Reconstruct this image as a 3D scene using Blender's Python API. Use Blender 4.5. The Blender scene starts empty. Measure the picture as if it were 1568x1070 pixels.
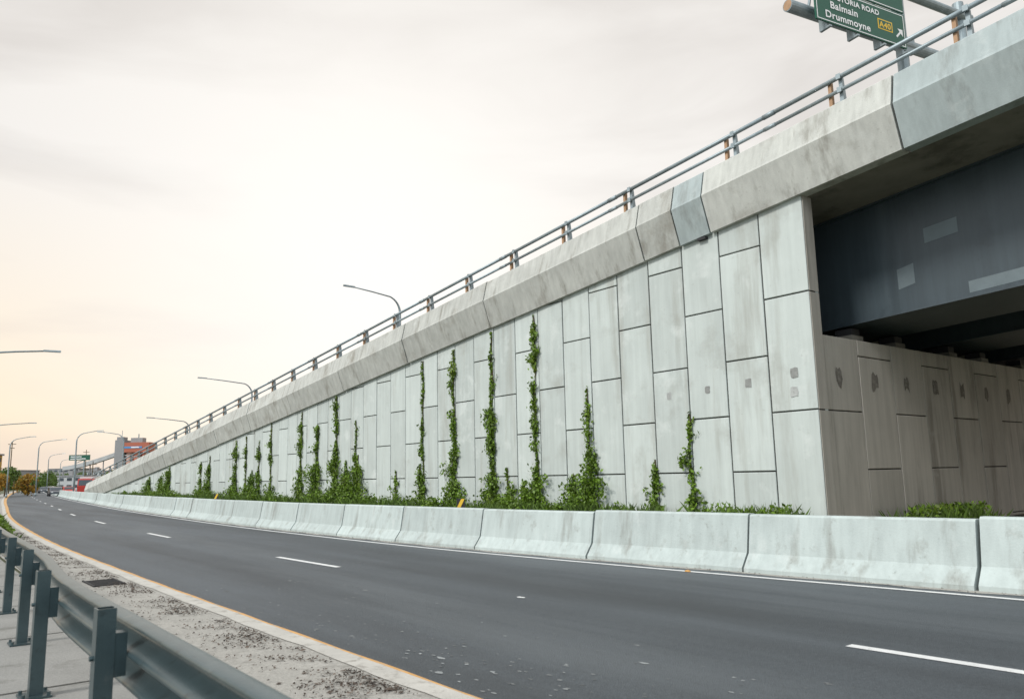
import bpy, math, random
import numpy as np
from mathutils import Matrix, Vector
random.seed(7); rng=np.random.default_rng(7)
S=bpy.context.scene
DX,DY=-0.6184,0.7859
NX,NY=0.7859,0.6184
A0=10.9; N0=18.5
def P(a,n,z=0.0): return (DX*a+NX*n, DY*a+NY*n, z)
def Q(s,m,z=0.0): return P(A0+s,N0+m,z)      # s along wall from corner, m behind wall face
def B(s): return 8.92-0.1*s+0.00005*s*s
def lerp_pts(pts):
    xs=[p[0] for p in pts]; ys=[p[1] for p in pts]
    n=len(xs); m=[]
    for i in range(n):
        if i==0: m.append((ys[1]-ys[0])/(xs[1]-xs[0]))
        elif i==n-1: m.append((ys[-1]-ys[-2])/(xs[-1]-xs[-2]))
        else:
            h0=xs[i]-xs[i-1];h1=xs[i+1]-xs[i]
            d0=(ys[i]-ys[i-1])/h0;d1=(ys[i+1]-ys[i])/h1
            m.append((d0*h1+d1*h0)/(h0+h1))
    def f(x):
        if x<=xs[0]: return ys[0]+m[0]*(x-xs[0])
        if x>=xs[-1]: return ys[-1]+m[-1]*(x-xs[-1])
        for i in range(n-1):
            if x<=xs[i+1]:
                h=xs[i+1]-xs[i];t=(x-xs[i])/h
                return ((2*t**3-3*t*t+1)*ys[i]+(t**3-2*t*t+t)*h*m[i]+(-2*t**3+3*t*t)*ys[i+1]+(t**3-t*t)*h*m[i+1])
    return f
nL=lerp_pts([(-30,3.9),(-10,3.75),(5.35,3.7),(16.5,3.72),(24,3.82),(40,4.5),(81,7.9),(195,19.5),(534,65),(900,125)])
nB=lerp_pts([(-30,13.8),(-8,12.8),(4.86,11.9),(8.54,11.53),(12.1,11.23),(15.15,11.0),(24.6,10.85),(45.7,11.75),(89.6,15.4),(195,26.8),(534,73),(900,133)])

# ---------------------------------------------------------------- materials
def mat(name,col,rough=.85,metal=0.,var=.2,vscale=1.5,streak=0.,isl=0.,stain=None,bump=.15,bscale=40,aniso=None,speck=None,trans=0):
    m=bpy.data.materials.new(name); m.use_nodes=True
    nt=m.node_tree; N=nt.nodes; L=nt.links
    bs=N['Principled BSDF']; bs.inputs['Roughness'].default_value=rough; bs.inputs['Metallic'].default_value=metal
    tc=N.new('ShaderNodeTexCoord')
    def mp(rot=0,sc=(1,1,1),src=None):
        k=N.new('ShaderNodeMapping'); k.inputs['Rotation'].default_value=(0,0,rot); k.inputs['Scale'].default_value=sc
        L.new(src or tc.outputs['Object'],k.inputs['Vector']); return k.outputs['Vector']
    def noise(sc,det=5,vec=None,r=.6):
        k=N.new('ShaderNodeTexNoise'); k.inputs['Scale'].default_value=sc; k.inputs['Detail'].default_value=det; k.inputs['Roughness'].default_value=r
        L.new(vec or tc.outputs['Object'],k.inputs['Vector']); return k.outputs['Fac']
    def mth(op,a,b,clamp=False):
        k=N.new('ShaderNodeMath'); k.operation=op; k.use_clamp=clamp
        for i,v in enumerate((a,b)):
            if isinstance(v,(int,float)): k.inputs[i].default_value=v
            else: L.new(v,k.inputs[i])
        return k.outputs[0]
    val=mth('ADD',mth('MULTIPLY',mth('SUBTRACT',noise(vscale),.5),var*2.2),1.0)
    if streak:
        v=mp(0,(2.2,2.2,.12)); val=mth('ADD',val,mth('MULTIPLY',mth('SUBTRACT',noise(2.5,6,v),.5),streak*2.2))
    if aniso:
        r=mp(math.radians(-128.2)); v=mp(0,(.03,1,1),r)
        val=mth('ADD',val,mth('MULTIPLY',mth('SUBTRACT',noise(aniso[1],4,v),.5),aniso[0]*2.2))
    if isl:
        g=N.new('ShaderNodeNewGeometry'); val=mth('ADD',val,mth('MULTIPLY',mth('SUBTRACT',g.outputs['Random Per Island'],.5),isl*2))
    for sp in (speck or []):
        val=mth('ADD',val,mth('MULTIPLY',mth('SUBTRACT',noise(sp[0],2,None,.8),.5),sp[1]*3))
    vm=N.new('ShaderNodeVectorMath'); vm.operation='SCALE'; vm.inputs[0].default_value=col; L.new(mth('MAXIMUM',val,.15),vm.inputs['Scale'])
    out=vm.outputs[0]
    for st in (stain or []):
        scol,sc,thr,amt,vert=st
        vec=mp(0,(1.6,1.6,.18)) if vert==1 else None
        if vert==2: vec=mp(0,(.12,1.2,1),mp(math.radians(-128.2)))
        f=noise(sc,8,vec,.65)
        f=mth('MULTIPLY',mth('SUBTRACT',f,thr),7,True); f=mth('MULTIPLY',f,amt)
        mx=N.new('ShaderNodeMixRGB'); L.new(f,mx.inputs[0]); L.new(out,mx.inputs[1]); mx.inputs[2].default_value=(*scol,1)
        out=mx.outputs[0]
    L.new(out,bs.inputs['Base Color'])
    if bump:
        b=N.new('ShaderNodeBump'); b.inputs['Strength'].default_value=bump; b.inputs['Distance'].default_value=.02
        L.new(noise(bscale,4),b.inputs['Height']); L.new(b.outputs[0],bs.inputs['Normal'])
    if trans:
        t=N.new('ShaderNodeBsdfTranslucent'); L.new(out,t.inputs['Color']); mx=N.new('ShaderNodeMixShader'); mx.inputs[0].default_value=trans
        L.new(bs.outputs[0],mx.inputs[1]); L.new(t.outputs[0],mx.inputs[2]); L.new(mx.outputs[0],N['Material Output'].inputs[0])
    return m
M={}
M['wall']=mat('wall_concrete',(.47,.51,.49),.85,0,.12,.8,.17,.09,[((.29,.285,.25),.8,.53,.5,1),((.27,.265,.235),.5,.56,.45,0),((.62,.65,.63),.9,.57,.6,0),((.20,.19,.17),6,.63,.4,0)],.15,30)
M['abut']=mat('abutment_concrete',(.42,.385,.34),.9,0,.14,.9,.28,.10,[((.17,.15,.125),1.0,.52,.6,1),((.5,.48,.44),1.6,.6,.4,0)],.12,30)
M['joint']=mat('joint_filler',(.035,.035,.03),.9,0,.2,3)
M['parapet']=mat('parapet_concrete',(.45,.455,.425),.85,0,.18,.9,.28,.08,[((.17,.155,.125),1.2,.54,.62,1),((.22,.20,.165),.7,.55,.55,0),((.60,.61,.58),1.5,.58,.5,0),((.13,.12,.10),7,.62,.5,0)],.28,25)
M['parapet_cool']=mat('parapet_concrete_new',(.36,.41,.41),.85,0,.15,.9,.22,.06,[((.17,.17,.155),1.2,.56,.55,1),((.50,.54,.53),1.5,.58,.5,0)],.2,25)
M['barrier']=mat('barrier_concrete',(.41,.46,.445),.85,0,.16,1.2,.24,.07,[((.19,.185,.16),1.4,.55,.6,1),((.22,.22,.195),3.0,.58,.5,0),((.55,.58,.56),2.0,.59,.5,0),((.13,.13,.11),12,.63,.5,0)],.28,30)
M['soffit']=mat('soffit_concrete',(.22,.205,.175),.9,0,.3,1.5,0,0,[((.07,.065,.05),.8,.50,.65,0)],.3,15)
M['asphalt']=mat('asphalt',(.066,.077,.087),.60,0,.25,.30,0,0,[((.125,.14,.15),.30,.50,.55,2),((.026,.030,.034),.20,.51,.75,2),((.20,.205,.21),30,.62,.45,0)],1.0,70,aniso=(.6,.9),speck=[(45,.6),(14,.25)])
M['paint']=mat('road_paint',(.66,.66,.65),.7,0,.2,6,0,0,[((.17,.17,.17),14,.58,.75,0)],.2,60)
M['orange']=mat('edge_paint_orange',(.55,.30,.10),.8,0,.3,5,0,0,[((.36,.33,.28),4,.51,.85,0)],.2,60)
M['kerb']=mat('kerb_concrete_pale',(.47,.45,.41),.85,0,.25,2,0,0,[((.19,.17,.145),5,.55,.7,0),((.10,.09,.08),22,.60,.6,0)],.4,60)
M['gutter']=mat('gutter_concrete',(.34,.325,.295),.9,0,.25,1.5,0,0,[((.12,.11,.095),3,.54,.6,0),((.44,.42,.39),7,.57,.6,0),((.08,.07,.06),30,.61,.65,0)],.5,50,speck=[(45,.35)])
M['wear']=mat('worn_mark',(.20,.21,.21),.9,0,.3,9,0,.5,None,.3,60)
M['path']=mat('footpath_concrete',(.26,.255,.24),.9,0,.22,1.5,0,0,[((.12,.115,.10),2,.55,.65,0),((.10,.09,.08),25,.61,.5,0)],.4,50,speck=[(40,.25)])
M['ground']=mat('ground_soil_grass',(.09,.10,.055),.95,0,.35,.2,0,0,[((.17,.15,.11),.15,.52,.7,0)],.4,6)
M['steel']=mat('girder_paint',(.048,.066,.078),.38,0,.14,.8,.3,0,[((.09,.115,.13),.5,.56,.5,1),((.024,.033,.04),.6,.56,.6,0)],.03,20)
M['patch']=mat('touchup_and_lit_paint',(.13,.165,.18),.5,0,.2,3)  # lighter paint for repairs and for one painted lit strip
M['galv']=mat('galvanised_steel',(.28,.33,.35),.5,.45,.25,5,.2,.04,None,.05,40)
M['galvd']=mat('guard_rail_steel',(.075,.112,.122),.33,.6,.3,4,0,0,[((.18,.2,.2),5,.6,.5,0),((.035,.04,.04),9,.58,.6,0)],.08,60)
M['rust_lit']=mat('rust_and_lit_post_side',(.40,.25,.15),.8,.1,.3,6,.2,0,None,.1,40)  # orange-brown painted for the lit post sides, also for the pipe end
M['dark']=mat('dark_rubber',(.02,.02,.022),.7,0,.1,5)
M['signg']=mat('sign_green',(.009,.09,.055),.45,0,.06,1,0,0,None,0)
M['white']=mat('sign_white',(.8,.8,.8),.5,0,.03,1,0,0,None,0)
M['yellow']=mat('sign_yellow',(.75,.48,.04),.5,0,.05,2,0,0,None,0)
M['black']=mat('sign_black',(.02,.02,.02),.6,0,.05,2,0,0,None,0)
M['leaf']=mat('vine_leaves',(.115,.195,.018),.5,0,.35,1.6,0,.65,[((.22,.28,.03),1.2,.55,.6,0)],0,trans=.3)
M['leafd']=mat('shrub_leaves',(.085,.145,.02),.6,0,.35,1.2,0,.5,None,0,trans=.25)
M['leafo']=mat('autumn_leaves',(.33,.19,.025),.6,0,.3,.6,0,.5,[((.10,.15,.025),.5,.52,.8,0)],0,trans=.3)
M['bark']=mat('vine_stem',(.10,.075,.045),.9,0,.2,10)
M['litter']=mat('leaf_litter',(.075,.055,.042),.9,0,.2,8,0,.7,None,0)
M['redb']=mat('red_building',(.38,.12,.075),.8,0,.15,.3,.1,.1,None,0)
M['pinkb']=mat('pink_silo',(.48,.30,.25),.8,0,.1,.3,.1,0,None,0)
M['greyb']=mat('grey_building',(.25,.25,.255),.8,0,.15,.2,.1,.15,None,0)
M['whiteb']=mat('white_cladding',(.42,.43,.43),.7,0,.1,.2,.1,.1,None,0)
M['blueb']=mat('blue_band',(.08,.25,.5),.6,0,.1,1,0,0,None,0)
M['glass']=mat('window_glass',(.04,.05,.06),.15,0,.2,1,0,.3,None,0)
M['ochre']=mat('ochre_cladding',(.50,.30,.06),.7,0,.2,.5,.1,.2,None,0)
M['carred']=mat('car_red',(.45,.04,.03),.3,0,.02,1,0,0,None,0)
M['carwhite']=mat('car_white',(.6,.6,.59),.3,0,.02,1,0,0,None,0)
M['cargrey']=mat('car_grey',(.12,.13,.15),.3,.3,.02,1,0,0,None,0)

# ---------------------------------------------------------------- mesh builder
class MB:
    def __init__(s): s.v=[];s.f=[];s.m=[];s.mats=[]
    def mi(s,k):
        if k not in s.mats: s.mats.append(k)
        return s.mats.index(k)
    def face(s,pts,k):
        b=len(s.v); s.v+= [tuple(p) for p in pts]; s.f.append(tuple(range(b,b+len(pts)))); s.m.append(s.mi(k))
    def hexa(s,c,k):
        b=len(s.v); s.v+=[tuple(p) for p in c]; i=s.mi(k)
        for q in ((3,2,1,0),(4,5,6,7),(0,1,5,4),(1,2,6,5),(2,3,7,6),(3,0,4,7)):
            s.f.append(tuple(b+j for j in q)); s.m.append(i)
    def box(s,x0,x1,y0,y1,z0,z1,k,F=None):
        F=F or (lambda x,y,z:(x,y,z))
        s.hexa([F(x0,y0,z0),F(x1,y0,z0),F(x1,y1,z0),F(x0,y1,z0),F(x0,y0,z1),F(x1,y0,z1),F(x1,y1,z1),F(x0,y1,z1)],k)
    def sweep(s,rings,k,closed=True,caps=True):
        b=len(s.v); n=len(rings[0]); i=s.mi(k)
        for r in rings: s.v+=[tuple(p) for p in r]
        for r in range(len(rings)-1):
            for j in range(n if closed else n-1):
                j2=(j+1)%n
                s.f.append((b+r*n+j,b+r*n+j2,b+(r+1)*n+j2,b+(r+1)*n+j)); s.m.append(i)
        if caps and closed:
            s.f.append(tuple(b+j for j in range(n))[::-1]); s.m.append(i)
            s.f.append(tuple(b+(len(rings)-1)*n+j for j in range(n))); s.m.append(i)
    def tube(s,pts,r,k,seg=10,r2=None):
        pts=[Vector(p) for p in pts]; rings=[]
        for i,p in enumerate(pts):
            t=(pts[min(i+1,len(pts)-1)]-pts[max(i-1,0)]).normalized()
            up=Vector((0,0,1)) if abs(t.z)<.95 else Vector((1,0,0))
            u=t.cross(up).normalized(); w=u.cross(t)
            rr=r if r2 is None else r+(r2-r)*i/(len(pts)-1)
            rings.append([p+u*rr*math.cos(2*math.pi*j/seg)+w*rr*math.sin(2*math.pi*j/seg) for j in range(seg)])
        s.sweep(rings,k)
    def obj(s,name,parent=None,smooth=False):
        me=bpy.data.meshes.new(name); me.from_pydata(s.v,[],s.f)
        for k in s.mats: me.materials.append(M[k])
        me.polygons.foreach_set('material_index',s.m)
        if smooth: me.polygons.foreach_set('use_smooth',[True]*len(s.f))
        me.update()
        o=bpy.data.objects.new(name,me); S.collection.objects.link(o)
        if parent: o.parent=parent
        return o
def frange(a,b,st):
    n=max(1,int(round((b-a)/st))); return [a+(b-a)*i/n for i in range(n+1)]
AS=frange(-30,60,1.5)+frange(63,200,4)[0:]+frange(215,900,20)
def ribbon(name,f1,f2,z,k,As=None,parent=None):
    mb=MB(); mb.sweep([[P(a,f1(a),z),P(a,f2(a),z)] for a in (As or AS)],k,closed=False,caps=False)
    return mb.obj(name,parent)

# ---------------------------------------------------------------- ground, road
mb=MB(); mb.face([(-2500,-2500,-.02),(2500,-2500,-.02),(2500,2500,-.02),(-2500,2500,-.02)],'ground'); mb.obj('ground')
road=ribbon('road',lambda a:nL(a)-.12,lambda a:nB(a)+.15,0.0,'asphalt')
ribbon('edge_line_orange',lambda a:nL(a)-.015,lambda a:nL(a)+.025+.0022*max(0,a)+.008*math.sin(a*3.1),.008,'orange',frange(-30,60,.4)+frange(63,400,4),road)
ribbon('barrier_side_line',lambda a:nB(a)-.52,lambda a:nB(a)-.40,.006,'paint',None,road)
ribbon('barrier_side_dirt',lambda a:nB(a)-.16-.05*math.sin(a*2.7)-.03*math.sin(a*7),lambda a:nB(a)+.05,.004,'gutter',frange(-30,80,.4),road)
cen=lerp_pts([(-30,8.3),(4.5,7.47),(14.65,7.05),(26,7.05),(40,7.6),(81,11.2),(195,23),(534,69),(900,129)])
mb=MB()
for st in [1.3-12]+[1.3]+[14.6+12*i for i in range(40)]:
    As=frange(st,st+3.0,.75); mb.sweep([[P(a,cen(a)-.065,.006),P(a,cen(a)+.065,.006)] for a in As],'paint',False,False)
mb.obj('lane_dashes',road)
mb=MB()
for i in range(240):
    a=random.uniform(3,14); n=nL(a)+random.uniform(.15,2.4)
    if random.random()<.35: a=random.uniform(4,9.5); n=nL(a)+random.uniform(.15,1.1)
    r=random.uniform(.006,.018)*(2.2 if random.random()<.08 else 1); k=9
    mb.face([P(a+r*2.0*math.cos(t*2*math.pi/k)*random.uniform(.5,1.3),n+r*math.sin(t*2*math.pi/k)*random.uniform(.5,1.3),.004) for t in range(k)],'wear')
mb.face([P(9.0+.08*math.cos(t),7.15+.06*math.sin(t)*random.uniform(.5,1),.005) for t in [i*.7 for i in range(9)]],'paint')
mb.obj('road_wear_marks',road)
ribbon('kerb_strip',lambda a:nL(a)-.24-.015*math.sin(a*2.2)-.01*math.sin(a*5.3),lambda a:nL(a)-.02,.02,'kerb',frange(-30,60,.4)+frange(63,400,4))
ribbon('concrete_gutter',lambda a:nL(a)-1.55,lambda a:nL(a)-.2,.012,'gutter')
fp=ribbon('footpath',lambda a:-3.2,lambda a:nL(a)-1.60,0.0,'path',frange(-30,60,1.5))
mb=MB()
mb.sweep([[P(a,.62,.004),P(a,.66,.004)] for a in frange(-10,60,2)],'joint',False,False)
for i in range(20):
    a=-6+i*2.8; mb.sweep([[P(a,-3.2,.006),P(a+.025,-3.2,.006)],[P(a,nL(a)-1.62,.006),P(a+.025,nL(a)-1.62,.006)]],'joint',False,False)
mb.obj('path_joints',fp)
ribbon('ramp_road',lambda a:nB(a)+1.4,lambda a:nB(a)+14,.0,'asphalt',frange(121,200,4)+frange(210,700,20))
mb=MB(); a,n=15.0,3.05
for i in range(8): mb.box(a+i*.12,a+i*.12+.05,n-.22,n+.22,.012,.03,'dark',P)
mb.box(a-.05,a+.98,n-.25,n-.22,.012,.035,'dark',P); mb.box(a-.05,a+.98,n+.22,n+.25,.012,.035,'dark',P)
mb.obj('storm_drain_grate')
mb=MB(); cnt=0
while cnt<8500:
    a=2.5+32*random.random()**1.7; n=nL(a)-.30-abs(random.gauss(0,.32))
    if n<nL(a)-1.5: continue
    if math.sin(a*2.3)+math.sin(a*5.1+1)+math.sin(a*9+n*11)+random.uniform(-1.5,1)<-.2: continue
    cnt+=1
    r=random.uniform(.005,.020)*(1.9 if random.random()<.12 else 1); t=random.random()*6
    z=.016+random.random()*.02
    mb.face([P(a+r*math.cos(t),n+r*math.sin(t),z),P(a+r*math.cos(t+1.6)*.6,n+r*math.sin(t+1.6)*.6,z+.014*random.random()),P(a-r*math.cos(t),n-r*math.sin(t),z+.012*random.random()),P(a+r*math.cos(t+4.6)*.5,n+r*math.sin(t+4.6)*.5,z)],'litter')
for i in range(600):
    a=random.uniform(2,30); n=nB(a)-abs(random.gauss(0,.1))-.02; r=random.uniform(.006,.02); t=random.random()*6
    mb.face([P(a+r*math.cos(t),n+r*math.sin(t),.012),P(a+r*.6*math.cos(t+1.6),n+r*.6*math.sin(t+1.6),.02),P(a-r*math.cos(t),n-r*math.sin(t),.014)],'litter')
mb.obj('leaf_litter')

# ---------------------------------------------------------------- concrete barrier
mb=MB(); prof=[(0,0),(0,.07),(.17,.31),(.27,.93),(.30,.96),(.46,.96),(.49,.93),(.59,.31),(.76,.07),(.76,0)]
st=4.9-3.55*9
while st<330:
    h=1.03 if st<4 else (1.0 if st<9 else .97)
    en=st+3.53; dn=random.uniform(-.015,.015); h*=random.uniform(.992,1.008)
    As=frange(st+.014,en-.014,.9 if st<60 else 3.5)
    mb.sweep([[P(a,nB(a)+o+dn,z*h) for o,z in prof] for a in As],'barrier')
    st+=3.55
mb.obj('concrete_barrier')

# ---------------------------------------------------------------- guard rail
gr=lerp_pts([(-10,1.2),(3,1.13),(5,1.15),(8,1.2),(10.3,1.38),(17.4,1.63),(30,2.3),(40,3.0),(60,4.4),(81,6.1),(120,9.8)])
e=bpy.data.objects.new('guard_rail',None); S.collection.objects.link(e)
prof=[(.10,.905),(.06,.912),(.02,.905)]
for i in range(1,30):
    t=i/30; z=.905-.35*t; o=.055-.06*math.cos(t*4*math.pi); prof.append((o,z))
prof+= [(.0,.553),(.05,.545)]
prof=prof+[(p[0]+.007,p[1]-.002) for p in prof[::-1]]
mb=MB(); mb.sweep([[P(a,gr(a)+o,z) for o,z in prof] for a in frange(-8,60,.6)+frange(63,118,3)],'galvd'); mb.obj('w_beam',e,True)
mb=MB()
for i in range(-4,36):
    a=5.14+2.62*i; n=gr(a)-.17
    def F(x,y,z,a=a,n=n): return P(a+x,n+y,z)
    mb.box(-.055,.055,0,.008,.0,1.0,'galvd',F)
    mb.box(-.055,-.047,.008,.10,.0,1.0,'galvd',F); mb.box(.047,.055,.008,.10,.0,1.0,'galvd',F)
    mb.box(-.047,-.025,.094,.10,.0,1.0,'galvd',F); mb.box(.025,.047,.094,.10,.0,1.0,'galvd',F)
    mb.box(-.05,.05,.102,.165,.62,.86,'galvd',F)
    mb.box(-.12,.12,-.07,.16,.003,.02,'galvd',F)
    for bx in (-.09,.09):
        for by in (-.045,.135): mb.tube([F(bx,by,.02),F(bx,by,.045)],.014,'galvd',6)
    mb.tube([F(0,.0,.73),F(0,-.02,.73)],.016,'galvd',6)
mb.obj('posts',e)

# ---------------------------------------------------------------- retaining wall
def panel(mb,F,x0,x1,z0,zt0,zt1,k,g=.021,ch=.014,dep=.07):
    a0,a1=x0+g,x1-g; b=z0+g
    zt0=max(zt0,b+.02); zt1=max(zt1,b+.02)
    o=random.uniform(-.006,.008)
    ring=lambda y,i:[F(a0+i,y,b+i),F(a1-i,y,b+i),F(a1-i,y,zt1-i),F(a0+i,y,zt0-i)]
    mb.sweep([ring(dep,0),ring(ch+o,0),ring(o,ch)],k,True,True)
e=bpy.data.objects.new('retaining_wall',None); S.collection.objects.link(e)
mb=MB(); W=1.38
for i in range(0,66):
    s0=i*W; s1=s0+W
    T0,T1=B(s0)+.12,B(s1)+.12
    if T1<.15: break
    z=(.12 if i%2==0 else 1.67)-3.1
    while z<max(T0,T1):
        z1=z+3.1; zb=max(z,0)
        if z1>0.3 and min(T0,T1)>zb+.12:
            panel(mb,Q,s0,s1,zb,min(z1-.018,T0),min(z1-.018,T1),'wall')
        elif z1>.3 and max(T0,T1)>zb: panel(mb,Q,s0,s1,zb,max(T0,zb),max(T1,zb+.03),'wall')
        z=z1
mb.obj('panels',e)
mb=MB(); ss=frange(0.01,90,3)
mb.sweep([[Q(s,.045,-.05),Q(s,.3,-.05),Q(s,.3,max(.05,B(s)+.1)),Q(s,.045,max(.05,B(s)+.1))] for s in ss],'joint')
mb.obj('backing',e)
mb=MB(); 
for z0,z1 in ((-.03,3.2),(3.22,6.3),(6.32,B(0)+.1)): mb.box(-.012,.0,.012,.44,z0+.01,z1-.01,'abut',Q)
mb.box(0.0,.3,.301,.44,-.03,B(0)+.08,'wall',Q)
mb.obj('end_return',e)
M['mark']=mat('mortar_patch',(.25,.255,.245),.9,0,.35,5,0,.1,[((.14,.14,.125),9,.53,.7,0)],.3,30)
M['markl']=mat('mortar_patch_pale',(.36,.37,.36),.9,0,.3,5,0,.1,[((.22,.22,.21),9,.53,.5,0)],.3,30)
mb=MB()
for s,z,w,kk in ((.62,4.22,.14,'mark'),(.66,3.72,.14,'markl'),(2.05,4.1,.13,'mark'),(3.45,4.05,.11,'mark'),(4.9,4.0,.11,'markl')):
    k=14; mb.face([Q(s+w*max(-.8,min(.8,1.15*math.cos(t*2*math.pi/k)))*random.uniform(.85,1.12),-.010,z+1.2*w*max(-.8,min(.8,1.15*math.sin(t*2*math.pi/k)))*random.uniform(.85,1.12)) for t in range(k)],kk)
mb.obj('mortar_patches',e)

# abutment
e=bpy.data.objects.new('bridge_abutment',None); S.collection.objects.link(e)
R=lambda m,y,z:Q(.08+y,m,z)
mb=MB(); pw=1.88
for i in range(13):
    m0=.46+i*pw; m1=m0+pw
    z=(.12 if i%2==0 else 1.67)-3.1
    while z<5.2:
        z1=z+3.1; zb=max(z,0); zt=min(z1-.018,5.22)
        if zt>zb+.1: panel(mb,R,m0,m1,zb,zt,zt,'abut',.016)
        z=z1
mb.obj('panels',e)
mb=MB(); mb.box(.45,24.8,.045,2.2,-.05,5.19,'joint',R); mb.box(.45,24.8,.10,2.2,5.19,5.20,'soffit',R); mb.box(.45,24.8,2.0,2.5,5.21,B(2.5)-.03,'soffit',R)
mb.obj('backing',e)
M['mark2']=mat('damp_patch',(.17,.15,.13),.9,0,.35,5,0,.1,[((.30,.28,.25),7,.5,.7,0)],.3,30)
mb=MB()
for i in range(12):
    m=.46+pw*(i+.42); w=.2*random.uniform(.85,1.15); k=14
    mb.face([R(m+w*max(-.85,min(.85,1.2*math.cos(t*2*math.pi/k)))*random.uniform(.8,1.1),-.010,4.12+random.uniform(-.1,.1)+1.25*w*max(-.85,min(.85,1.2*math.sin(t*2*math.pi/k)))*random.uniform(.85,1.1)) for t in range(k)],'mark2')
mb.obj('damp_patches',e)
mb=MB()
for m in (2.8,5.3,8.9,11.4,15,17.5): 
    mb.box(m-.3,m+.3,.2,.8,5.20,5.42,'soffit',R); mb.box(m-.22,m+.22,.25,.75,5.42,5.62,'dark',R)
mb.obj('bearings',e)

# ---------------------------------------------------------------- parapet
e=bpy.data.objects.new('bridge_parapet',None); S.collection.objects.link(e)
js=[-43,-36.5,-30,-23,-16.2,-9.5,-2.8,2.9,4.05,5.5,13.8,20.2,26.8,33.6,40.3,47,53.8,60.5,67.2,74,80.8,87.5,94]
prof=[(-.15,0),(-.50,1.05),(-.47,1.12),(-.30,1.82),(-.26,1.86),(.08,1.86),(.12,1.82),(.22,.85),(.22,0)]
mb=MB()
for j0,j1 in zip(js[:-1],js[1:]):
    g=.026
    dz=random.uniform(-.018,.018); dn=random.uniform(-.015,.015)
    k='parapet_cool' if j0 in (2.9,-9.5) else 'parapet'
    mb.sweep([[Q(s,o+dn,max(B(s)+z+dz,-.02 if z<.5 else z*.3)) for o,z in prof] for s in frange(j0+g,j1-g,1.7)],k)
mb.obj('segments',e)
mb=MB()
mb.box(3.1,3.4,-.14,.05,B(3.25)-.10,B(3.25)-.03,'dark',Q)  # dark box put in for the darkness of a small gap
mb.obj('dark_gap',e)
mb=MB()
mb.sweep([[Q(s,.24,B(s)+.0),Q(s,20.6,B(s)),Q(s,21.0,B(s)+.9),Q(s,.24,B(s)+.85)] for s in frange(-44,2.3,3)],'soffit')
mb.sweep([[Q(s,.24,max(.01,B(s)+.86)),Q(s,21,max(.01,B(s)+.86))] for s in frange(2.3,110,3)],'asphalt',False,False)
mb.sweep([[Q(s,21,max(.01,B(s)+.86)),Q(s,21,-.02)] for s in frange(2.3,110,3)],'wall',False,False)
mb.sweep([[Q(s,20.6,B(s)+.9),Q(s,21,B(s)+.9),Q(s,21,B(s)+1.75),Q(s,20.7,B(s)+1.75)] for s in frange(-44,90,3)],'parapet')
mb.obj('overpass_deck')
G=lambda s:5.75-.06*s
for gi,m0 in enumerate((2.55,8.6,14.7)):
    e=bpy.data.objects.new('steel_box_girder',None); S.collection.objects.link(e)
    mb=MB(); ss=frange(-42,1.9,3)
    mb.sweep([[Q(s,m0,B(s)-.005),Q(s,m0+.06,G(s)),Q(s,m0+2.9,G(s)),Q(s,m0+2.96,B(s)-.005)] for s in ss],'steel')
    mb.sweep([[Q(s,m0-.06,G(s)-.045),Q(s,m0+3.02,G(s)-.045),Q(s,m0+3.02,G(s)-.004),Q(s,m0-.06,G(s)-.004)] for s in ss],'steel')
    mb.sweep([[Q(s,m0-.16,B(s)-.05),Q(s,m0-.005,B(s)-.05),Q(s,m0-.005,B(s)-.006),Q(s,m0-.16,B(s)-.006)] for s in ss],'steel')
    for s in (-8.6,-14,-20,-26,-32,-38): mb.box(s-.02,s+.02,m0-.10,m0-.004,G(s)+.02,B(s)-.06,'steel',Q)
    mb.obj('box_section',e)
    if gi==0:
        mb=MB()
        for s0,s1,z0,z1 in ((-2.75,-1.9,7.55,7.95),(-1.55,-1.1,6.45,7.0),(-4.15,-2.85,6.02,6.32)):  # last patch paints a lit strip low on the web, others are touch-ups
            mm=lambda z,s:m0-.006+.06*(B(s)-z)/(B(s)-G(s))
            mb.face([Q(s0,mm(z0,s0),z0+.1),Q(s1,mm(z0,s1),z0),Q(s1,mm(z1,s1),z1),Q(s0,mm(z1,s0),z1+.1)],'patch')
        mb.obj('touch_up_and_lit_patches',e)
mb=MB(); 
mb.box(-43.5,-42.3,1.2,19,-.05,9.6,'abut',Q); mb.box(-44,-41.6,.8,20,9.6,11.4,'abut',Q)
mb.obj('bridge_pier')

# ---------------------------------------------------------------- railing on parapet
e=bpy.data.objects.new('bridge_railing',None); S.collection.objects.link(e)
mb=MB()
for h,r,m in ((.72,.062,-.13),(.36,.05,-.13)):
    s=-42.
    while s<88:
        mb.tube([Q(s+.01,m,B(s)+1.86+h),Q(s+6.09,m,B(s+6.1)+1.86+h)],r,'galv',10)
        mb.tube([Q(s-.18,m,B(s-.18)+1.86+h),Q(s+.18,m,B(s+.18)+1.86+h)],r*1.18,'galv',10); s+=6.1
mb.obj('rails',e,True)
mb=MB(); ps=[-1.4,1.9,6.0]+[9.1+3.07*i for i in range(26)]+[-4.5-3.1*i for i in range(12)]
for s in ps:
    z=B(s)+1.86
    F=lambda x,y,zz,s=s,z=z:Q(s+x,y,z+zz)
    mb.box(-.05,.05,-.09,-.05,0,.82,'galv',F)
    mb.hexa([F(-.04,-.05,0),F(.04,-.05,0),F(.04,.1,0),F(-.04,.1,0),F(-.04,-.05,.8),F(.04,-.05,.8),F(.04,-.0,.8),F(-.04,-.0,.8)],'galv')
    mb.box(-.13,.13,-.2,.1,.0,.03,'galv',F)
    mb.box(.26,.35,-.09,.02,0,.70,'rust_lit',F); mb.box(.2,.4,-.12,.06,0,.025,'rust_lit',F)  # plates colour in the orange, lit side of each post
    for h in (.72,.36): mb.box(-.06,.06,-.2,-.19,h-.07,h+.07,'galv',F)
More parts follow.
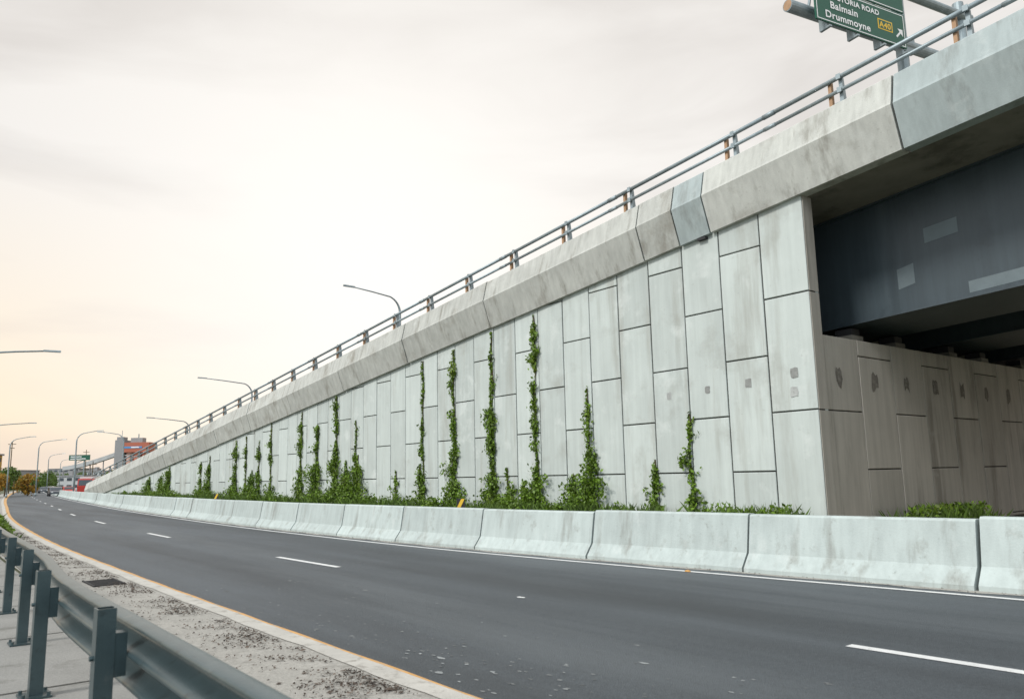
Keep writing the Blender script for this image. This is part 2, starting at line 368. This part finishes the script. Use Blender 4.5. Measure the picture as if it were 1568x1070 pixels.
mb.obj('posts',e)

# ---------------------------------------------------------------- street lamps
def lamp(base,dirv,H,arm,rise=.6,sc=1.0):
    e=bpy.data.objects.new('street_lamp',None); S.collection.objects.link(e)
    b=Vector(base); d=Vector((*dirv,0)).normalized(); mb=MB()
    pts=[b,b+Vector((0,0,H*.4)),b+Vector((0,0,H*.84))]
    for i in range(1,9):
        t=i/8*math.radians(72); r=H*.13
        pts.append(b+Vector((0,0,H*.84))+d*(r*(1-math.cos(t)))+Vector((0,0,r*math.sin(t))))
    tip=b+d*arm+Vector((0,0,H)); 
    pts.append(pts[-1]*.5+tip*.5+Vector((0,0,.02))); pts.append(tip)
    mb.tube(pts,.10*sc,'galv',8,.045*sc); mb.tube([b,b+Vector((0,0,.5))],.15,'galv',8)
    mb.obj('pole',e,True)
    mb=MB(); w=Vector((-d.y,d.x,0))*.13*sc; u=Vector((0,0,1)); t0=tip-d*.1; t1=tip+d*.75*sc+u*.03
    mb.hexa([t0-w*.6-u*.04,t0+w*.6-u*.04,t1+w-u*.05,t1-w-u*.05,t0-w*.5+u*.06,t0+w*.5+u*.06,t1+w*.6+u*.05,t1-w*.6+u*.05],'galv'); mb.obj('lamp_head',e)
lamp(P(48.6,28,5.9),(-NX,-NY),9.0,3.7)
lamp(P(78.2,28,3.0),(-NX,-NY),8.7,4.6)
lamp(P(99,28,0.8),(-NX,-NY),8.5,4.2)
lamp(P(50,2.6,0),(NX,NY),9.1,3.6)
lamp(P(108,8.3,0),(NX,NY),9.0,4.0)
lamp((-75.5,118,0),(1,.3),9.0,2.6); lamp((-79,131,0),(1,.1),9.2,3.6); lamp((-60,108,0),(1,.2),9.0,2.6); lamp((-55.5,112,0),(-1,-.2),9.,2.8)
lamp((-112,190,0),(1,.1),9.2,3.0); lamp((-132,230,0),(1,.1),9.2,3.0);lamp((-100,210,0),(-1,.1),9.2,3.0)

# ---------------------------------------------------------------- overhead sign
e=bpy.data.objects.new('overhead_road_sign',None); S.collection.objects.link(e)
ux=Vector((.89,.457,0)).normalized(); uz=Vector((ux.y,-ux.x,0)); O=Vector((10.0,23.2,16.0))
L3=lambda x,y,z:O+ux*x-uz*y+Vector((0,0,z))
mb=MB(); mb.box(0,4.4,0,.05,0,1.27,'signg',L3); mb.box(1.9,4.4,0,.05,1.33,3.0,'signg',L3)
for (x0,x1,z0,z1) in ((.05,4.35,.04,.07),(.05,4.35,1.195,1.225),(.05,.085,.075,1.19),(4.315,4.35,.075,1.19),(1.95,4.35,1.37,1.4)):
    mb.face([L3(x0,-.004,z0),L3(x1,-.004,z0),L3(x1,-.004,z1),L3(x0,-.004,z1)],'white')
mb.face([L3(2.98,-.004,.42),L3(3.72,-.004,.42),L3(3.72,-.004,.80),L3(2.98,-.004,.80)],'yellow')
mb.face([L3(3.03,-.008,.46),L3(3.67,-.008,.46),L3(3.67,-.008,.76),L3(3.03,-.008,.76)],'signg')
def arrow(pts): mb.face([L3(x,-.004,z) for x,z in pts],'white')
arrow([(3.88,.36),(3.93,.31),(4.13,.51),(4.08,.56)]); arrow([(3.98,.66),(4.24,.66),(4.24,.40)])
mb.obj('panel',e)
def txt(t,x,z,sz,k):
    c=bpy.data.curves.new('lettering','FONT'); c.body=t; c.size=sz; c.offset=.008; c.space_character=1.08; c.materials.append(M[k])
    o=bpy.data.objects.new('lettering',c); S.collection.objects.link(o); o.parent=e
    m=Matrix.Identity(4); p=L3(x,-.012,z)
    for r in range(3): m[r][0]=ux[r]*1.12; m[r][1]=(0,0,1)[r]; m[r][2]=uz[r]; m[r][3]=p[r]
    o.matrix_world=m
txt('VICTORIA ROAD',.72,.90,.26,'white'); txt('Balmain',.68,.54,.35,'white'); txt('Drummoyne',.42,.17,.35,'white'); txt('A40',3.05,.50,.29,'yellow')
txt('City',2.6,1.9,.5,'white')
mb=MB()
mb.tube([L3(-.75,.45,.5),L3(9,.45,.5)],.2,'galv',16); mb.tube([L3(-.756,.45,.5),L3(-.75,.45,.5)],.17,'rust_lit',16)
mb.tube([L3(-.2,.45,2.6),L3(9,.45,2.6)],.16,'galv',14)
mb.tube([L3(5.0,.6,-6.3),L3(5.0,.6,3.2)],.2,'galv',16); mb.tube([L3(8.6,.6,-6.3),L3(8.6,.6,3.2)],.2,'galv',16)
for i in range(5): mb.tube([L3(.2+i*1.0,.45,.6),L3(.7+i*1.0,.45,2.6)],.05,'galv',8)
for x in (.5,1.8,3.1,4.25): mb.box(x-.05,x+.05,.05,.3,-.22,1.25,'galv',L3); mb.box(x-.05,x+.05,-.12,.05,-.22,-.16,'galv',L3)
mb.box(4.4,5.3,.3,.5,.2,.75,'galv',L3)
mb.obj('gantry',e,False)

# ---------------------------------------------------------------- foliage
def leafmesh(name,C,size,k,parent=None,flat=None,stem=None,aspect=.6):
    n=len(C); C=np.asarray(C); 
    u=rng.normal(size=(n,3)); 
    if flat is not None: u=u-np.outer((u@flat),flat)*.6
    u/=np.linalg.norm(u,axis=1)[:,None]; w=rng.normal(size=(n,3)); w-= (w*u).sum(1)[:,None]*u; w/=np.linalg.norm(w,axis=1)[:,None]
    l=size*rng.uniform(.6,1.3,n)[:,None]
    V=np.empty((n,4,3)); V[:,0]=C-u*l; V[:,1]=C+w*l*aspect+u*l*.1; V[:,2]=C+u*l; V[:,3]=C-w*l*aspect+u*l*.1
    me=bpy.data.meshes.new(name); F=np.arange(4*n).reshape(n,4)
    me.from_pydata(V.reshape(-1,3).tolist(),[],F.tolist()); me.materials.append(M[k]); me.update()
    o=bpy.data.objects.new(name,me); S.collection.objects.link(o)
    if parent: o.parent=parent
    return o
nv=np.array([NX,NY,0.])
def vine(s,ztop,zb,wb,thin=.07,off=0.,dens=1.0):
    e=bpy.data.objects.new('climbing_vine',None); S.collection.objects.link(e)
    thin*=1.35; wb*=1.12
    ph=[random.uniform(0,6.28) for _ in range(5)]
    cx=lambda z:s+.04*math.sin(z*1.3+ph[0])+.03*math.sin(z*3.7+ph[1])+off*max(0,1-z/3)
    wf=lambda z:(thin*max(.15,(.85+.9*math.sin(z*2.1+ph[2])+.7*math.sin(z*5.3+ph[3])))*min(1,(ztop-z)/.8+.2)+ wb*max(0,1-(z/zb))**1.0*(1+.35*math.sin(z*4+ph[4])) )
    C=[]; z=.1
    while z<ztop:
        w=max(.018,wf(z)); cnt=int((w*115+2)*dens*random.uniform(.3,1.6))
        for _ in range(cnt):
            dx=random.gauss(0,w*.5); dep=.03+abs(random.gauss(0,.025+w*.4))
            C.append(Q(cx(z)+dx,-dep,z+random.uniform(-.1,.1)))
        z+=.08
    for _ in range(int(ztop*.9+wb*10)):
        z0=random.random()**2*ztop*.85; side=random.gauss(0,.08+wf(z0)*.9); r=random.uniform(.06,.15)+wb*.12
        for _ in range(int(340*r)):
            C.append(Q(cx(z0)+side+random.gauss(0,r*.6),-.05-abs(random.gauss(0,r*.7)),max(.05,z0+random.gauss(0,r*.7))))
    for _ in range(int(ztop*.9)):
        z0=random.uniform(.5,ztop*.9); d=random.choice((-1,1)); ln=random.uniform(.12,.35)
        for t in np.linspace(0,1,8): C.append(Q(cx(z0)+d*ln*t+random.gauss(0,.02),-.04-random.random()*.05,z0+.3*t+random.gauss(0,.03)))
    for _ in range(int(wb*28)):
        d=random.choice((-1,1)); ln=random.uniform(.2,.5)+wb*.8; z0=random.uniform(.2,zb*.5); hh=random.uniform(.2,.9)
        for t in np.linspace(0,1,14): C.append(Q(cx(z0)+d*ln*t+random.gauss(0,.02),-.1-.3*t*wb-random.random()*.05,z0+hh*math.sin(t*2.2)+random.gauss(0,.03)))
    leafmesh('leaves',C,.066,'leaf',e,nv)
    mb=MB()
    for q in range(3):
        p2=random.uniform(0,6)
        mb.tube([Q(cx(z)+.03*math.sin(z*2.2+p2),-.02-.01*q,z) for z in frange(0,ztop,.35)],.012,'bark',5)
    mb.obj('stems',e)
for v in ((4.15,3.4,1.5,.12,.05),(5.55,2.1,1.3,.10,.06),(8.45,4.6,2.7,.62,.05),(9.3,1.7,1.5,.2),(11.25,7.55,2.3,.42,.06),(12.1,1.5,1.5,.35),(13.0,2.0,1.6,.28),(13.9,6.1,3.0,.34,.12),(13.95,7.4,.6,.1,.02),
          (16.6,7.05,3.4,.38,.07),(19.1,6.9,2.2,.15,.03),(19.3,2.2,1.8,.25,.1),(21.5,2.0,1.6,.2),(25.3,2.9,2.8,.65),(25.6,4.6,.8,.1,.03),(26.6,2.6,2.6,.65),(27.8,6.1,3.6,.38,.10),(30.2,4.7,3.4,.6,.13),(32.4,5.6,2.8,.30,.10),
          (37,5.2,1.6,.3,.04),(39,4.2,2.6,.45,.06),(40.2,2.4,2.2,.5),(41.4,4.6,1.6,.3,.04),(43.3,4.5,2.6,.45,.10),(49,3.6,2.4,.4,.10),(51,3.2,2.,.4,.08),(59.6,3.0,2.4,.9,.2),(62,2.3,2.,.6,.2),(66,2.3,2.2,.9,.2)):
    vine(*v)
def blades(name,pts,h,k):
    mb=MB(); i=mb.mi(k)
    for p,hh in pts:
        t=random.random()*6.28; lx=random.gauss(0,.3)*hh; ly=random.gauss(0,.3)*hh; w=.012+.010*random.random()
        c=(math.cos(t)*w,math.sin(t)*w)
        b=len(mb.v); mb.v+=[(p[0]-c[0],p[1]-c[1],p[2]),(p[0]+c[0],p[1]+c[1],p[2]),(p[0]+lx*.4+c[0]*.7,p[1]+ly*.4+c[1]*.7,p[2]+hh*.6),(p[0]+lx,p[1]+ly,p[2]+hh)]
        mb.f.append((b,b+1,b+2,b+3)); mb.m.append(i)
    return mb.obj(name)
pts=[]
def dens(s):
    if s<14.5: return .8 if (s<3.4 and s>.4) or 4.4<s<6.2 or 7.3<s<9.6 or 10.4<s<12.6 or s>13.2 else .03
    return .4+.35*math.sin(s*1.9)+.25*math.sin(s*4.3+1)+.2*math.sin(s*.7)+(.3 if s>22 else 0)
for i in range(28000):
    s=random.uniform(14,74) if random.random()<.8 else random.uniform(.2,14)
    d=dens(s)
    if random.random()>d+.12: continue
    hh=random.uniform(.3,.78)*(.75+.45*max(0,d)) if s>5 else random.uniform(.35,.9)*(.75+.35*math.sin(s*5))
    pts.append((Q(s,-random.uniform(.1,1.6),0),hh))
for i in range(1600):
    m=2.6+random.random()*4.9; 
    if random.random()<.2+abs(math.sin(m*1.9)): pts.append((Q(-random.uniform(.1,1.2),m,0),random.uniform(.3,.8)*(.75+.25*math.sin(m*3.3))))
for i in range(2500):
    a=24+40*random.random(); pts.append((P(a,gr(a)+random.uniform(.1,.8),0),random.uniform(.15,.5)))
blades('grass_verge',pts,1,'leafd')
C=[]
for c in range(150):
    s=random.uniform(14,74) if c>54 else random.choice((random.uniform(.8,3.2),random.uniform(.8,3.2),random.uniform(8,9.4),random.uniform(10.6,12.4),random.uniform(22,32)))
    m=-random.uniform(.2,1.4); r=random.uniform(.16,.45); h=random.uniform(.35,.85) if s>7 else .45
    for _ in range(int(320*r)):
        v=rng.normal(size=3); v/=np.linalg.norm(v); rr=r*random.random()**.4*random.uniform(.7,1.4)
        C.append(Q(s+v[0]*rr*1.3,m+v[1]*rr,max(.03,h+v[2]*rr*.9)))
for c in range(9):
    m=random.uniform(3.,7.3); r=.35
    for _ in range(70):
        v=rng.normal(size=3); v/=np.linalg.norm(v); rr=r*random.random()**.4
        C.append(Q(-.7+v[0]*rr,m+v[1]*rr*1.3,max(.03,.45+v[2]*rr*.7)))
for z in np.linspace(0,2.6,30):
    for _ in range(10): C.append(Q(-.08-abs(random.gauss(0,.1)),13.75+random.gauss(0,.12),z))
for c in range(20):
    a=random.uniform(24,46); r=.42
    for _ in range(90):
        v=rng.normal(size=3); v/=np.linalg.norm(v); rr=r*random.random()**.4; p=P(a+v[0]*rr,gr(a)+.5+v[1]*rr,max(.02,.28+v[2]*rr*.7)); C.append(p)
leafmesh('low_shrubs',C,.07,'leaf')

def tree(x,y,h,r,k,n=900,leaf=.22):
    e=bpy.data.objects.new('tree',None); S.collection.objects.link(e); mb=MB()
    mb.tube([(x,y,-.05),(x+.1,y,h*.3),(x-.1,y+.1,h*.6),(x,y,h*.85)],.05*h*.5,'bark',7,.03)
    for i in range(6):
        t=i*1.05; mb.tube([(x,y,h*(.3+.05*i)),(x+math.cos(t)*r*.4,y+math.sin(t)*r*.4,h*(.5+.05*i)),(x+math.cos(t)*r*.8,y+math.sin(t)*r*.8,h*(.6+.05*i))],.07,'bark',5,.02)
    mb.obj('trunk',e); C=[]
    for c in range(14):
        v=rng.normal(size=3); v/=np.linalg.norm(v); c0=np.array([x,y,h*.55])+v*np.array([r*.65,r*.65,h*.3]); cr=r*random.uniform(.28,.45)
        for _ in range(n//14):
            w=rng.normal(size=3); w/=np.linalg.norm(w); C.append(tuple(c0+w*cr*random.random()**.35))
    leafmesh('crown',C,leaf,k,e)
for t in ((-82,124,4.6,2.6,'leafo'),(-76,112,2.6,2.0,'leafd'),(-88,137,5.0,2.8,'leafd'),(-84,137,3.6,2.4,'leafo'),(-79,118,3.2,2.2,'leafo'),(-73,108,2.2,1.7,'leafd'),(-85,128,3.6,2.4,'leafo'),(-92,150,3.6,2.4,'leafd'),
          (-62,128,3.2,1.8,'leafd'),(-104,205,5,3,'leafd'),(-90,200,4.6,3,'leafd'),(-128,218,6,3.2,'leafd')): tree(*t)
C=[]
for i in range(420):
    k=random.uniform(-.75,-.40); Y=random.uniform(330,370); x=k*Y; h=random.uniform(2,7.0)
    for _ in range(40):
        w=rng.normal(size=3); w/=np.linalg.norm(w); C.append((x+w[0]*3.2,Y+w[1]*3,max(.2,h*.6+w[2]*h*.45)))
leafmesh('distant_trees',C,.7,'leafd')

# ---------------------------------------------------------------- distant buildings
def building(name,x,y,w,d,h,k,rows=2,cols=6,roof=True):
    e=bpy.data.objects.new(name,None); S.collection.objects.link(e); mb=MB()
    mb.box(x,x+w,y,y+d,-.05,h,k); mb.obj('walls',e)
    mb=MB(); mb.box(x-.3,x+w+.3,y-.3,y+d+.3,h+.003,h+.4,'greyb'); mb.box(x+w*.3,x+w*.45,y+d*.3,y+d*.6,h+.4,h+1.8,'greyb'); mb.obj('roof',e)
    mb=MB(); fh=h/rows
    for r in range(rows):
        for c in range(cols):
            cw=w/cols; mb.box(x+c*cw+cw*.2,x+c*cw+cw*.8,y-.05,y-.003,r*fh+fh*.35,r*fh+fh*.78,'glass')
            if y<200: mb.box(x+w+.003,x+w+.05,y+c*d/cols+.3,y+c*d/cols+d/cols*.75,r*fh+fh*.35,r*fh+fh*.78,'glass')
    mb.obj('windows',e)
building('warehouse',-262,420,24,20,6.5,'whiteb',1,9); building('warehouse',-232,420,14,20,8.5,'greyb',2,4); building('warehouse',-215,430,20,20,7,'greyb',2,6); building('warehouse',-222,300,8,8,5,'redb',1,4)
building('warehouse',-300,430,30,20,10,'greyb',3,7); building('warehouse',-190,400,16,14,6,'whiteb',1,5); building('apartment_building',-176,326,7,6,7,'whiteb',3,3)
building('ochre_building',-133,175,13,10,8.8,'ochre',4,7); building('warehouse',-330,560,22,30,13,'greyb',4,6); building('warehouse',-150,260,8,8,4.5,'whiteb',2,3)
e=bpy.data.objects.new('silo_building',None); S.collection.objects.link(e)
Y0=300; mb=MB()
mb.box(-152,-148.6,Y0,Y0+6,-.05,18.2,'greyb'); mb.box(-151.6,-149.2,Y0+.5,Y0+4,18.2,19.4,'greyb'); mb.obj('lift_tower',e)
mb=MB()
for i in range(3): mb.tube([(-146.8+i*3.0,Y0+2,-.05),(-146.8+i*3.0,Y0+2,13.5)],1.5,('pinkb','redb','redb')[i],20)
mb.obj('silos',e,False)
mb=MB(); mb.box(-148.4,-138.9,Y0-.2,Y0+6,13.5,17.2,'redb'); mb.box(-148.5,-141.5,Y0-.3,Y0+6.1,15.0,15.7,'blueb'); mb.box(-146.5,-142,Y0+1,Y0+4,17.2,19,'greyb')
mb.box(-145.6,-142.6,Y0-.36,Y0-.31,15.15,15.55,'white'); mb.box(-148.3,-139,Y0-.1,Y0+5,-.05,4.5,'greyb'); mb.obj('headhouse',e)
mb=MB(); mb.tube([(-150.4,Y0+2,19.3),(-150.4,Y0+2,22)],.1,'galv',6); mb.tube([(-144,Y0+2,19),(-144,Y0+2,20.5)],.2,'galv',6); mb.obj('mast',e)
e=bpy.data.objects.new('conveyor_gallery',None); S.collection.objects.link(e); mb=MB()
for i in range(12):
    t0,t1=i/12,(i+1)/12; f=lambda t:(-172+20*t,302,7.2+5.0*t**1.4)
    a,b=f(t0),f(t1); mb.hexa([(a[0],301,a[2]),(b[0],301,b[2]),(b[0],303,b[2]),(a[0],303,a[2]),(a[0],301,a[2]+1.5),(b[0],301,b[2]+1.5),(b[0],303,b[2]+1.5),(a[0],303,a[2]+1.5)],'whiteb')
    if i%3==0: mb.tube([(a[0],302,0),a],.2,'greyb',6)
mb.obj('gallery',e)
e=bpy.data.objects.new('highway_sign',None); S.collection.objects.link(e); mb=MB()
mb.box(-84.6,-80.6,150,150.1,6.3,7.3,'signg'); mb.face([(-84.3,149.99,6.9),(-82.2,149.99,6.9),(-82.2,149.99,7.05),(-84.3,149.99,7.05)],'white'); mb.face([(-84.3,149.99,6.5),(-81.4,149.99,6.5),(-81.4,149.99,6.65),(-84.3,149.99,6.65)],'white')
mb.tube([(-83.4,150.3,0),(-83.4,150.3,7)],.14,'galv',8); mb.tube([(-81.8,150.3,0),(-81.8,150.3,7)],.14,'galv',8); mb.tube([(-83.4,150.3,5.8),(-81.8,150.3,6.4)],.07,'galv',6); mb.obj('panel_and_posts',e)
for x,y,h in ((-116,182,12),(-110,168,9),(-128,236,12),(-97,182,7),(-140,300,14),(-101,160,5)):
    e=bpy.data.objects.new('utility_pole',None); S.collection.objects.link(e); mb=MB()
    mb.tube([(x,y,0),(x,y,h)],.13,'bark',6,.09); mb.box(x-.9,x+.9,y-.06,y+.06,h-.8,h-.65,'bark'); mb.box(x-.6,x+.6,y-.06,y+.06,h-1.7,h-1.55,'bark'); mb.obj('pole',e)

def car(name,x,y,ang,k,truck=False):
    e=bpy.data.objects.new(name,None); S.collection.objects.link(e)
    c,s=math.cos(ang),math.sin(ang)
    F=lambda u,v,z:(x+c*u-s*v,y+s*u+c*v,z)
    mb=MB()
    if truck:
        mb.box(-3.2,2.2,-1.2,1.2,.9,3.0,'carwhite',F); mb.box(-3.2,4.2,-.9,.9,.55,.9,'dark',F)
        pr=[(2.35,.55),(4.4,.55),(4.45,1.5),(4.1,2.6),(2.35,2.7)]
        mb.sweep([[F(u,-1.1,z) for u,z in pr],[F(u,1.1,z) for u,z in pr]],k)
        mb.face([F(4.46,-.95,1.6),F(4.46,.95,1.6),F(4.17,.95,2.45),F(4.17,-.95,2.45)],'glass')
        wh=((-2.2,.5),(-1,.5),(3.4,.5))
    else:
        pr=[(-2.2,.35),(2.2,.35),(2.25,.7),(1.2,.95),(.5,1.4),(-1.1,1.45),(-1.9,1.0),(-2.25,.9)]
        mb.sweep([[F(u,-.85,z) for u,z in pr],[F(u,.85,z) for u,z in pr]],k)
        mb.face([F(1.21,-.75,1.0),F(1.21,.75,1.0),F(.60,.68,1.38),F(.60,-.68,1.38)],'glass')
        for v in (-.856,.856): mb.face([F(.95,v,.95),F(.42,v,1.33),F(-1.0,v,1.37),F(-1.6,v,1.0)],'glass')
        for v in (-.6,.6): mb.box(2.2,2.26,v-.15,v+.15,.6,.72,'white',F)
        wh=((-1.4,.33),(1.4,.33))
    mb.obj('body',e); mb=MB()
    for u,r in wh:
        for v in (-.92,.78) if not truck else (-1.2,.95): mb.tube([F(u,v,r),F(u,v+.2,r)],r,'dark',14)
    mb.obj('wheels',e)
car('truck',-69.5,130,-1.25,'carred',True); car('car',-73.5,127,-.95,'cargrey'); car('car',-91,158,-.95,'cargrey'); car('car',-108,182,-.95,'cargrey'); car('car',-117,200,-.95,'carwhite'); car('car',-77,137,-.95,'carred')
def marker(a):
    e=bpy.data.objects.new('hazard_marker_sign',None); S.collection.objects.link(e); n=nB(a)+.9
    mb=MB(); c=P(a,n,0); F=lambda x,y,z:(c[0]+x,c[1]+y,z)
    mb.box(-.02,.02,0,.03,0,1.14,'galv',F); mb.box(-.11,.11,-.015,-.003,.90,1.14,'black',F)
    mb.face([F(-.1,-.019,.91),F(-.01,-.019,.91),F(.1,-.019,1.13),F(.01,-.019,1.13)],'yellow'); mb.obj('plate',e)
marker(17.3); marker(38.5)
mb=MB(); mb.hexa([P(9.1,10.95,.006),P(9.22,10.95,.006),P(9.2,11.0,.006),P(9.12,11.0,.006),P(9.14,10.96,.04),P(9.2,10.96,.03),P(9.19,10.99,.03),P(9.13,10.99,.03)],'orange'); mb.obj('roadside_rubbish')

# ---------------------------------------------------------------- world
w=bpy.data.worlds.new('World'); S.world=w; w.use_nodes=True; nt=w.node_tree; N=nt.nodes; L=nt.links
for n in list(N): N.remove(n)
out=N.new('ShaderNodeOutputWorld'); sky=N.new('ShaderNodeTexSky'); sky.sky_type='NISHITA'; sky.sun_disc=False
sdir=Vector((-.60,-.50,.66)).normalized()
sky.sun_elevation=math.asin(sdir.z); sky.sun_rotation=math.atan2(sdir.x,sdir.y)
b1=N.new('ShaderNodeBackground'); b1.inputs[1].default_value=.1; L.new(sky.outputs[0],b1.inputs[0])
tc=N.new('ShaderNodeTexCoord'); D=tc.outputs['Generated']
def mth(op,a,b=0,clamp=False):
    k=N.new('ShaderNodeMath'); k.operation=op; k.use_clamp=clamp
    for i,v in enumerate((a,b)):
        if isinstance(v,(int,float)): k.inputs[i].default_value=v
        else: L.new(v,k.inputs[i])
    return k.outputs[0]
def dot(v):
    k=N.new('ShaderNodeVectorMath'); k.operation='DOT_PRODUCT'; k.inputs[1].default_value=Vector(v).normalized(); L.new(D,k.inputs[0]); return k.outputs['Value']
def mixc(f,a,b):
    k=N.new('ShaderNodeMixRGB'); 
    if isinstance(f,(int,float)): k.inputs[0].default_value=f
    else: L.new(f,k.inputs[0])
    for i,v in ((1,a),(2,b)):
        if isinstance(v,tuple): k.inputs[i].default_value=(*v,1)
        else: L.new(v,k.inputs[i])
    return k.outputs[0]
mpn=N.new('ShaderNodeMapping'); mpn.inputs['Scale'].default_value=(1.0,1.0,4.2); mpn.inputs['Rotation'].default_value=(.08,.18,0); mpn.inputs['Location'].default_value=(3.1,.4,1.7); L.new(D,mpn.inputs[0])
nz=N.new('ShaderNodeTexNoise'); nz.inputs['Scale'].default_value=2.1; nz.inputs['Detail'].default_value=7; nz.inputs['Roughness'].default_value=.5; nz.inputs['Distortion'].default_value=.5; L.new(mpn.outputs[0],nz.inputs[0])
sep=N.new('ShaderNodeSeparateXYZ'); L.new(D,sep.inputs[0]); z=sep.outputs['Z']
cloud=mth('MULTIPLY',mth('SUBTRACT',nz.outputs['Fac'],.44),4.5,True)
col=mixc(cloud,(.90,.865,.825),(.66,.62,.585))
hz=mth('SUBTRACT',1.0,mth('MULTIPLY',z,2.9,True))
lowc=mixc(cloud,(1.08,.86,.58),(.88,.68,.52))
col=mixc(mth('MULTIPLY',hz,1.25,True),col,lowc)
gl=mth('POWER',mth('MAXIMUM',dot((-.17,1,.27)),0.0),13.0)
gl=mth('MULTIPLY',gl,1.0,True)
col=mixc(gl,col,(1.12,1.08,1.02))
rear_fill=mth('MULTIPLY',mth('ADD',dot((-.25,-.8,.6)),.05),1.3,True)  # unseen sky behind camera, made brighter and bluer to fill the facade
col=mixc(rear_fill,col,(1.15,1.25,1.32))
b2=N.new('ShaderNodeBackground'); b2.inputs[1].default_value=1.0; L.new(col,b2.inputs[0])
mx=N.new('ShaderNodeMixShader'); mx.inputs[0].default_value=.95; L.new(b1.outputs[0],mx.inputs[1]); L.new(b2.outputs[0],mx.inputs[2]); L.new(mx.outputs[0],out.inputs[0])
sl=bpy.data.lights.new('fill_sun','SUN'); sl.energy=2.5; sl.angle=math.radians(12); sl.color=(1,.965,.91)  # added soft light from behind the camera, brightens the facade
so=bpy.data.objects.new('fill_sun',sl); S.collection.objects.link(so); so.rotation_euler=sdir.to_track_quat('Z','Y').to_euler()

# ---------------------------------------------------------------- camera
cd=bpy.data.cameras.new('camera'); cam=bpy.data.objects.new('camera',cd); S.collection.objects.link(cam); S.camera=cam
cd.sensor_width=36; cd.lens=27.55; cd.clip_end=6000; cd.clip_start=.05
cam.matrix_world=Matrix.Translation((0,0,1.7))@Matrix.Rotation(math.radians(90+9.14),4,'X')@Matrix.Rotation(math.radians(-1.2),4,'Z')
cd.dof.use_dof=True; cd.dof.focus_distance=22; cd.dof.aperture_fstop=2.6
S.view_settings.view_transform='Standard'; S.view_settings.look='None'; S.view_settings.exposure=0
